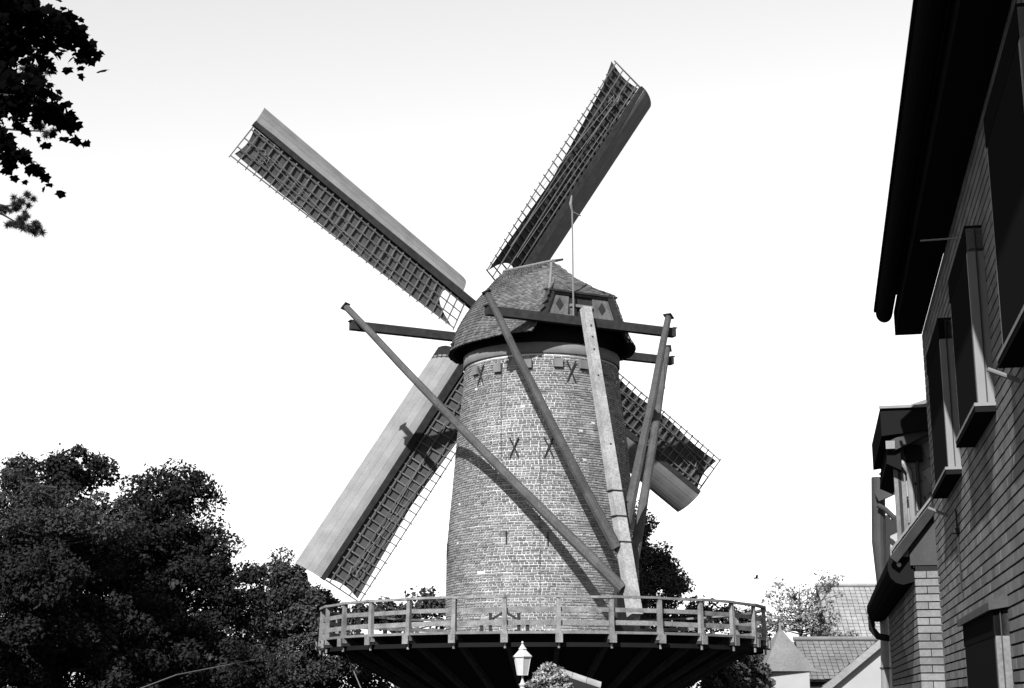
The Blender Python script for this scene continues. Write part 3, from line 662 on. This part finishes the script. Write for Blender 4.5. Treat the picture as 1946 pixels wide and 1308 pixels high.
# ---- low white gable
h4 = tag(empty('white_gable', at(1640, 1328, 30)), 'low white gable wall with pale slanting roof edge at the lower right', 'outbuilding')
p0, p1 = at(1545, 1328, 30), at(1702, 1197, 30); pb = Vector((p1.x + .6, 30, 0))
b = MB(); b.hexa([(p0.x, 30, 0), (p1.x + .8, 30, 0), (p1.x + 2.0, 36, 0), (p0.x + 1.2, 36, 0), (p0.x, 30, p0.z - .06), (p1.x + .8, 30, p1.z + .5), (p1.x + 2.0, 36, p1.z + .5), (p0.x + 1.2, 36, p0.z - .06)]); b.build('wall', 'render', h4)
dz = (p1 - p0).normalized()
b = MB(); b.beam(p0 + Vector((0, -.1, .0)), p1 + dz * .6 + Vector((0, -.1, 0)), .12, .11, up=(0, 1, 0)); b.build('verge_board', 'tile', h4)
for i in range(9):
    a = p0.lerp(p1, i / 9) + ZZ * .1; c = p0.lerp(p1, (i + 1.12) / 9) + ZZ * .07; gd = Vector((1.2, 6, 0)); b = MB(); b.slab([[a, c], [a + gd, c + gd]], Vector((-.6, 0, .8)), .03); b.build('roof_tile_row', 'tile2', h4)

# ---- background tiled roofs
def tiled_house(name, label, x0, x1, Y, ze, zr, run, wallmat, tmat, tw, th, parentlabel=None):
    h = tag(empty(name, ((x0 + x1) / 2, Y, 0)), label, 'house')
    b = MB(); b.box(((x0 + x1) / 2, Y + run + .3, ze / 2), ((x1 - x0) / 2 - .1, 0, 0), (0, run, 0), (0, 0, ze / 2)); b.build('wall', wallmat, h)
    sl = Vector((0, run, zr - ze)); L = sl.length; v = sl.normalized(); n = Vector((0, -v.z, v.y))
    b = MB(); b.slab([[Vector((x0, Y, ze)), Vector((x1, Y, ze))], [Vector((x0, Y + run, zr)), Vector((x1, Y + run, zr))]], n, .1); rf = b.build('roof', 'dark_wood', h)
    b = MB(); b.slab([[Vector((x1, Y + 2 * run, ze)), Vector((x0, Y + 2 * run, ze))], [Vector((x1, Y + run, zr)), Vector((x0, Y + run, zr))]], Vector((0, v.z, v.y)), .1); b.build('rear_roof', 'dark_wood', h)
    mats = []; ny = int(L / th); nx = int((x1 - x0) / tw)
    for j in range(ny):
        for i in range(nx):
            c = Vector((x0 + (i + .5) * tw, Y, ze)) + v * ((j + .5) * th) + n * (.03 + rng.uniform(-.006, .006)); v2 = (v - n * .12).normalized(); n2 = (n + v * .12).normalized()
            mats.append(frame(c, (1, 0, 0), n2, v2, tw * .90, .03, th * 1.05))
    pieces('roof_tile', 'roof_tiles', mats, piece_meshes('roof_tile', .05), tmat, rf)
    b = MB(); b.tube([(x0 - .05, Y + run, zr + .04), (x1 + .05, Y + run, zr + .04)], .09, 8); b.build('ridge_tile', tmat, h); return h
T0 = at(1576, 1212, 66)
tiled_house('tall_roofed_house', 'far house with tall pale tiled roof beyond the sparse tree', T0.x, T0.x + 5.5, 66, T0.z, at(1576, 1114, 68.2).z, 2.2, 'render', 'tile', .24, .21)
T1 = at(1532, 1292, 58)
hh = tiled_house('low_roofed_house', 'house with lower grey tiled roof between pointed turret and white gable', T1.x, T1.x + 4.5, 58, T1.z, at(1532, 1216, 60).z, 2.0, 'dark_wood', 'tile2', .23, .20)
pc = at(1487, 1300, 55); apex = at(1489, 1193, 55); ez = at(1487, 1274, 54).z; hw = .95
pt = tag(empty('pointed_turret', (pc.x, 55, 0)), 'small white turret with smooth pyramid roof beside the gallery end', 'turret')
b = MB(); b.box((pc.x, 55, ez / 2), (hw - .12, 0, 0), (0, hw - .12, 0), (0, 0, ez / 2)); b.build('wall', 'render', pt)
cor = [Vector((pc.x + sx * (hw + .04), 55 + sy * (hw + .04), ez - .03)) for sx, sy in ((-1, -1), (1, -1), (1, 1), (-1, 1))]; ap = Vector((pc.x, 55, apex.z))
rot = Matrix.Rotation(math.radians(8), 3, 'Z'); cor = [rot @ (c - ap) + ap for c in cor]
b = MB()
for i in range(4): b.poly([cor[i], cor[(i + 1) % 4], ap])
b.poly(cor[::-1]); b.build('roof', 'tile2', pt)
b = MB(); b.tube([ap - ZZ * .1, ap + ZZ * .22], [.06, .02], 8); b.build('finial', 'lead', pt)

# ---- coping wall in front of the mill
cw = tag(empty('garden_wall', at(1090, 1328, 32)), 'sloping stone coping of a low wall below the dark gallery', 'wall')
a, c = at(1060, 1271, 32), at(1143, 1299, 32)
b = MB(); b.hexa([(a.x, 32, 0), (c.x, 32, 0), (c.x, 32.5, 0), (a.x, 32.5, 0), a - ZZ * .1, c - ZZ * .1, c + Vector((0, .5, -.1)), a + Vector((0, .5, -.1))]); b.build('wall_body', 'hjoint', cw)
for i in range(3):
    q0, q1 = a.lerp(c, i / 3), a.lerp(c, (i + .97) / 3); b = MB(); b.beam(q0 + Vector((0, .2, -.06)), q1 + Vector((0, .2, -.06)), .30, .10, up=(0, -.3, .95)); b.build('coping_stone', 'stone', cw)

# ================================================================ VEGETATION
def leaf_cloud(centres, radii, per, size, flat=.7, seed=0, shell=.55):
    """leaf-sized bent quads scattered in clumps; returns V, F"""
    r = np.random.default_rng(seed); C = np.asarray(centres, float); n = len(C)
    idx = np.repeat(np.arange(n), per); m = len(idx)
    d = r.normal(size=(m, 3)); d /= np.linalg.norm(d, axis=1)[:, None]
    rad = (shell + (1 - shell) * r.random(m) ** .6) * np.where(r.random(m) < .12, 1.35, 1)
    P = C[idx] + d * (np.asarray(radii)[idx] * rad)[:, None] * np.array([1, 1, flat])
    nrm = d * .7 + r.normal(size=(m, 3)) * .55 + np.array([0, 0, .45]); nrm /= np.linalg.norm(nrm, axis=1)[:, None]
    t = np.cross(nrm, r.normal(size=(m, 3))); t /= np.linalg.norm(t, axis=1)[:, None]; b_ = np.cross(nrm, t)
    s = size * r.uniform(.6, 1.3, m)[:, None]
    V = np.stack([P - t * s * .6, P + b_ * s * .36 - nrm * s * .08, P + t * s * .75, P - b_ * s * .36 - nrm * s * .08], 1).reshape(-1, 3)
    return V, np.arange(4 * m).reshape(-1, 4)
def tree(name, label, ells, Y, leaf, per, size, mat, trunk, clump=.42, dens=1., seed=1, group=None, cat='tree', twig=True, flat=.75, surf=.62):
    """ells: list of (px, py, half-width px, half-height px) seen at distance Y"""
    r = random.Random(seed); cen = []; rad = []
    k = Y / LENS_PX * 1.03
    for (px, py, hw_, hh_, *dy) in ells:
        c = at(px, py, Y + (dy[0] if dy else 0)); a, h_ = hw_ * k, hh_ * k
        n = int(dens * max(6, 4.2 * (a * a * h_) ** (2 / 3) / clump ** 2))
        for _ in range(n):
            d = Vector((r.gauss(0, 1), r.gauss(0, 1), r.gauss(0, 1))).normalized(); q = surf + (1 - surf) * r.random() if r.random() < .8 else r.random()
            q *= r.uniform(.86, 1.08)
            cen.append((c.x + d.x * a * q, c.y + d.y * a * q * .9, c.z + d.z * h_ * q)); rad.append(clump * r.uniform(.55, 1.25))
    base = Vector((trunk[0], trunk[1], 0)); t = tag(empty(name, base), label, cat, group)
    V, F = leaf_cloud(cen, rad, per, size, flat, seed)
    put('crown', fast_mesh('crown', V, F), mat, t)
    top = max(c[2] for c in cen); mid = sum((Vector(c) for c in cen), Vector()) / len(cen); b = MB()
    tr = (.012 if name in ('feathery_tree', 'sparse_tree') else .035) * top + .03; b.tube([base, base.lerp(Vector((mid.x, mid.y, mid.z)), .5), Vector((mid.x, mid.y, mid.z)), Vector((mid.x, mid.y, top - .5))], [tr, tr * .75, tr * .5, tr * .1], 8)
    b.build('trunk', 'bark', t); b = MB()
    for c in r.sample(cen, min(len(cen), 70 if twig else 12)):
        c = Vector(c); s0 = Vector((mid.x, mid.y, min(c.z - .2, mid.z + r.uniform(-1, .6)))) ; m_ = s0.lerp(c, .5) - ZZ * .12 * (c - s0).length * .3
        b.tube([s0, m_, c], [tr * .22, tr * .13, .012], 4, cap=False)
    b.build('limbs', 'bark', t)
    return t
def P2(px, Y): p = at(px, HORIZON, Y); return (p.x, p.y)
tree('broadleaf_tree', 'tall dark broadleaf tree with domed top at the left edge',
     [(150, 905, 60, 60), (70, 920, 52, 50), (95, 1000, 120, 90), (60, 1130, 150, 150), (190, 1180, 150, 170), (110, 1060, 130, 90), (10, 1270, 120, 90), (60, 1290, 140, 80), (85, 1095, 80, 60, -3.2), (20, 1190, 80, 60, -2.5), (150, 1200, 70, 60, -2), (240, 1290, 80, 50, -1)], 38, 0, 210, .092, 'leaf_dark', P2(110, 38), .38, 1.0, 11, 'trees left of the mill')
tree('feathery_tree', 'grey-leaved feathery tree showing between the dark crowns at left',
     [(15, 935, 45, 50), (60, 975, 90, 45), (190, 985, 70, 40)], 35.6, 0, 200, .07, 'leaf_mid', P2(60, 38.5), .32, .9, 12, 'trees left of the mill')
tree('broadleaf_tree', 'wide dark broadleaf tree with ragged right edge beside the mill',
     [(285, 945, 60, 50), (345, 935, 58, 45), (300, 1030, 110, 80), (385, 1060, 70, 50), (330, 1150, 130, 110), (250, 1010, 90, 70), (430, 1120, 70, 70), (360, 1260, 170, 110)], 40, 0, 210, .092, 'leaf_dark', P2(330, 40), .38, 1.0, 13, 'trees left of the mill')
tree('broadleaf_tree', 'greyer broadleaf tree behind the left end of the gallery',
     [(535, 1115, 60, 55), (600, 1150, 50, 40), (500, 1180, 80, 70), (600, 1220, 90, 70), (540, 1290, 120, 70), (455, 1290, 110, 75), (390, 1300, 110, 70)], 52, 0, 170, .11, 'leaf_mid', P2(550, 52), .42, 1., 14, 'trees left of the mill')
tree('shrub', 'pale grey shrub mass under the left end of the gallery', [(620, 1275, 60, 45), (690, 1290, 60, 40), (560, 1300, 60, 40)], 56, 0, 90, .13, 'leaf_mid', P2(630, 56), .4, 1., 15, cat='shrub', twig=False)
tree('shrub', 'leafy shrub with thin upright shoots behind the gallery left of the tower', [(730, 1165, 60, 32), (800, 1160, 50, 38), (680, 1170, 40, 25), (830, 1150, 22, 25)], 60, 0, 60, .17, 'leaf_mid', P2(760, 60), .42, .8, 16, cat='shrub', surf=.4)
tree('conifer', 'dark clumpy conifer standing behind the right side of the tower',
     [(1212, 990, 28, 32), (1190, 1010, 30, 40), (1215, 1045, 34, 36), (1255, 1075, 32, 36), (1270, 1110, 36, 34), (1235, 1125, 60, 45), (1200, 1090, 60, 60)], 60, 0, 150, .11, 'needle', P2(1220, 60), .42, 1.2, 17, twig=False, flat=.9)
tree('shrub', 'dark shrub row behind the right half of the gallery railing', [(1330, 1170, 45, 26), (1390, 1178, 40, 26), (1300, 1185, 40, 30), (1250, 1185, 50, 30), (1430, 1195, 30, 28)], 62, 0, 80, .14, 'leaf_mid', P2(1350, 62), .42, 1., 18, cat='shrub', twig=False)
tree('conifer', 'dark spiky conifer under the right end of the gallery', [(1405, 1275, 50, 45), (1370, 1295, 50, 40), (1440, 1290, 26, 30)], 53, 0, 150, .12, 'needle', P2(1400, 53), .36, 1.2, 19, twig=False)
tree('sparse_tree', 'thin haze-paled tree with open crown left of the tall tiled roof',
     [(1495, 1125, 38, 32), (1570, 1112, 42, 22), (1530, 1165, 70, 40), (1480, 1180, 50, 40), (1560, 1190, 45, 30), (1460, 1205, 20, 30)], 63, 0, 36, .11, 'leaf_hazy', P2(1520, 63), .34, .5, 20, surf=.3)
tree('flowering_bush', 'small rounded pale bush at the foot of the gallery beside the coping', [(1045, 1288, 24, 22), (1030, 1300, 24, 18), (1065, 1300, 22, 18), (1048, 1275, 12, 10)], 30, 0, 60, .06, 'flower', P2(1045, 30), .11, 1.5, 21, cat='bush', twig=False)

# ---- near maple: lobed leaves, the largest 290 as single leaves
def maple_mesh(seed):
    r = random.Random(seed); tips = [(-.55, .12), (-.60, .52), (-.27, .48), (0, 1.0), (.27, .48), (.60, .52), (.55, .12)]
    pts = [(0, -.02), (.30, -.06), (.62, .06), (.50, .30), (.72, .60), (.36, .66), (.0, 1.08), (-.36, .66), (-.72, .60), (-.50, .30), (-.62, .06), (-.30, -.06)]
    pts = [(x + r.uniform(-.05, .05), y + r.uniform(-.05, .05)) for x, y in pts]
    v = [(0, .35, .04)] + [(x, y, -.12 * abs(x) - .1 * y * y + r.uniform(-.04, .04)) for x, y in pts]
    v += [(-.012, -.5, .03), (.012, -.5, .03)]
    f = [(0, i, i % 12 + 1) for i in range(1, 13)] + [(1, 13, 14)]
    me = bpy.data.meshes.new('leaf'); me.from_pydata(v, [], f); me.update(); return me, np.array(v), f
LM = [maple_mesh(i) for i in range(5)]
MY = 10.0
mt = tag(empty('maple_tree', (-7.5, 11, 0)), 'near maple whose black leafy twigs hang in at the top left', 'tree')
rm = random.Random(3)
twigs = []
b = MB(); b.tube([(-7.5, 11, 0), (-7.4, 11, 3), (-7.3, 10.9, 6), (-7.2, 10.8, 9)], [.22, .18, .14, .05], 10); b.build('trunk', 'bark', mt)
BR = [[(-70, 20), (20, 40), (95, 55), (150, 62), (183, 72)], [(-70, 90), (0, 100), (60, 95), (118, 100)], [(-70, 170), (10, 185), (80, 190), (125, 205), (148, 222)],
      [(-70, 230), (0, 255), (40, 280), (70, 300), (92, 318)], [(-70, -20), (10, -10), (60, 10), (95, 35)], [(-60, 120), (-10, 150), (30, 165), (60, 180)], [(-70, 60), (-10, 75), (50, 80)], [(-70, 200), (-20, 240), (5, 280), (20, 300)]]
leaves = []
b = MB()
for bi, br in enumerate(BR):
    Yb = MY + rm.uniform(-.5, .6)
    pts = [at(px - 28, py - 4, Yb + .1 * i) for i, (px, py) in enumerate(br)]
    root = Vector((-7.3, 10.9, 6.2 + .2 * bi)); b.tube([root] + pts, [.05] + [.02 - .003 * i for i in range(len(pts))], 5)
    dens = [330, 110, 330, 90, 210, 210, 150, 120][bi]
    for _ in range(dens):
        t = rm.random() ** .75 * (len(pts) - 1) * .99; i = int(t); c = pts[i].lerp(pts[i + 1], t - i)
        sp_ = [.16, .10, .17, .07, .16, .16, .12, .11][bi] * (1.05 - .8 * t / (len(pts) - 1)); cl_ = lambda v, m: max(-m, min(m, v)); c = c + Vector((cl_(rm.gauss(0, sp_ * .8), sp_ * 1.2), rm.gauss(0, .25), cl_(rm.gauss(0, sp_ * .8), sp_ * 1.2)))
        s = rm.uniform(.042, .078)
        ax = Vector((rm.gauss(.35, .5), rm.gauss(0, .5), rm.gauss(-.75, .35))).normalized(); nn = Vector((rm.gauss(0, .5), rm.gauss(-.8, .4), rm.gauss(.55, .4))).normalized(); x = ax.cross(nn).normalized(); nn = x.cross(ax)
        leaves.append((frame(c, x, ax, nn, s, s, s), s))
b.build('branches', 'bark', mt)
for _ in range(900):                                  # the mass of the crown just at the frame's edge
    px, py = rm.uniform(-90, 22), rm.uniform(-60, 250); c = at(px - 30 * (py > 200), py, MY + rm.gauss(.4, .5)); s = rm.uniform(.045, .08)
    ax = Vector((rm.gauss(.2, .5), rm.gauss(0, .5), rm.gauss(-.75, .35))).normalized(); nn = Vector((rm.gauss(0, .5), rm.gauss(-.8, .4), rm.gauss(.55, .4))).normalized(); x = ax.cross(nn).normalized(); nn = x.cross(ax)
    leaves.append((frame(c, x, ax, nn, s, s, s), s * (.5 if px < 0 else .9)))
leaves.sort(key=lambda q: -q[1])
V, F = [], []
for i, (m, s) in enumerate(leaves):
    me, v, f = LM[i % 5]
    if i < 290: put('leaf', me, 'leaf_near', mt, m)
    else:
        A = np.array(m); n0 = sum(len(q) for q in V); V.append(v @ A[:3, :3].T + A[:3, 3]); F += [tuple(j + n0 for j in q) for q in f]
me = bpy.data.meshes.new('foliage'); me.from_pydata([tuple(p) for p in np.concatenate(V)], [], F); me.update()
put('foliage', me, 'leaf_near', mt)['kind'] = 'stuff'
# ---- pine further back, twigs entering at the left edge
pine = tag(empty('pine_tree', (-9.6, 20, 0)), 'grey pine sprig reaching in at the left edge below the maple', 'tree')
b = MB(); b.tube([(-9.6, 20, 0), (-9.5, 20, 5), (-9.4, 20, 12)], [.22, .17, .06], 8); b.build('trunk', 'bark', pine)
cen, rad = [], []; b = MB()
for pts, cl in ((((-40, 380), (10, 392), (40, 390)), ((38, 385, .12), (48, 380, .1), (30, 395, .09))), (((-40, 395), (5, 408), (35, 425), (62, 437)), ((30, 418, .1), (45, 428, .12), (62, 437, .12), (52, 415, .1), (68, 425, .06), (10, 400, .07))),
                (((-60, 130), (30, 140), (75, 140)), ((60, 138, .13), (78, 143, .12), (45, 140, .1))), (((-60, 240), (40, 248), (85, 250)), ((75, 245, .1), (90, 250, .1)))):
    q = [at(x, y, 18.) for x, y in pts]; b.tube([Vector((-9.4, 20, q[0].z - .4))] + q, [.04, .02, .014, .008] + [.006] * (len(q) - 3), 5)
    for x, y, rr_ in cl:
        c = at(x, y, 18.)
        for _ in range(5): cen.append((c.x + rm.gauss(0, rr_ * .55), c.y + rm.gauss(0, rr_ * .5), c.z + rm.gauss(0, rr_ * .45))); rad.append(rr_ * .8)
b.build('branches', 'bark', pine)
r = np.random.default_rng(5); m = len(cen) * 170; C = np.repeat(np.array(cen), 170, 0); d = r.normal(size=(m, 3)); d /= np.linalg.norm(d, axis=1)[:, None]
L0 = np.repeat(np.array(rad), 170)[:, None] * r.uniform(.5, 1.1, (m, 1)); s = np.cross(d, r.normal(size=(m, 3))); s /= np.linalg.norm(s, axis=1)[:, None]
V = np.stack([C - s * .005, C + d * L0, C + s * .005], 1).reshape(-1, 3); put('needles', fast_mesh('needles', V, np.arange(3 * m).reshape(-1, 3)), 'leaf_mid', pine)

# ---- bird
bp = at(1437, 1099, 58); b = MB()
b.hexa([bp + Vector((-.1, -.03, -.03)), bp + Vector((.1, -.02, -.02)), bp + Vector((.1, .02, -.02)), bp + Vector((-.1, .03, -.03)), bp + Vector((-.1, -.02, .03)), bp + Vector((.12, -.01, .02)), bp + Vector((.12, .01, .02)), bp + Vector((-.1, .02, .03))])
b.hexa([bp + Vector((-.03, -.02, 0)), bp + Vector((.05, -.02, 0)), bp + Vector((.04, -.22, .1)), bp + Vector((-.04, -.22, .1)), bp + Vector((-.03, -.02, .02)), bp + Vector((.05, -.02, .02)), bp + Vector((.04, -.22, .11)), bp + Vector((-.04, -.22, .11))])
b.hexa([bp + Vector((-.03, .02, 0)), bp + Vector((.05, .02, 0)), bp + Vector((.12, .2, .1)), bp + Vector((.06, .2, .1)), bp + Vector((-.03, .02, .02)), bp + Vector((.05, .02, .02)), bp + Vector((.12, .2, .11)), bp + Vector((.06, .2, .11))])
tag(b.build('bird', 'iron'), 'tiny dark bird flying right of the gallery end', 'bird')
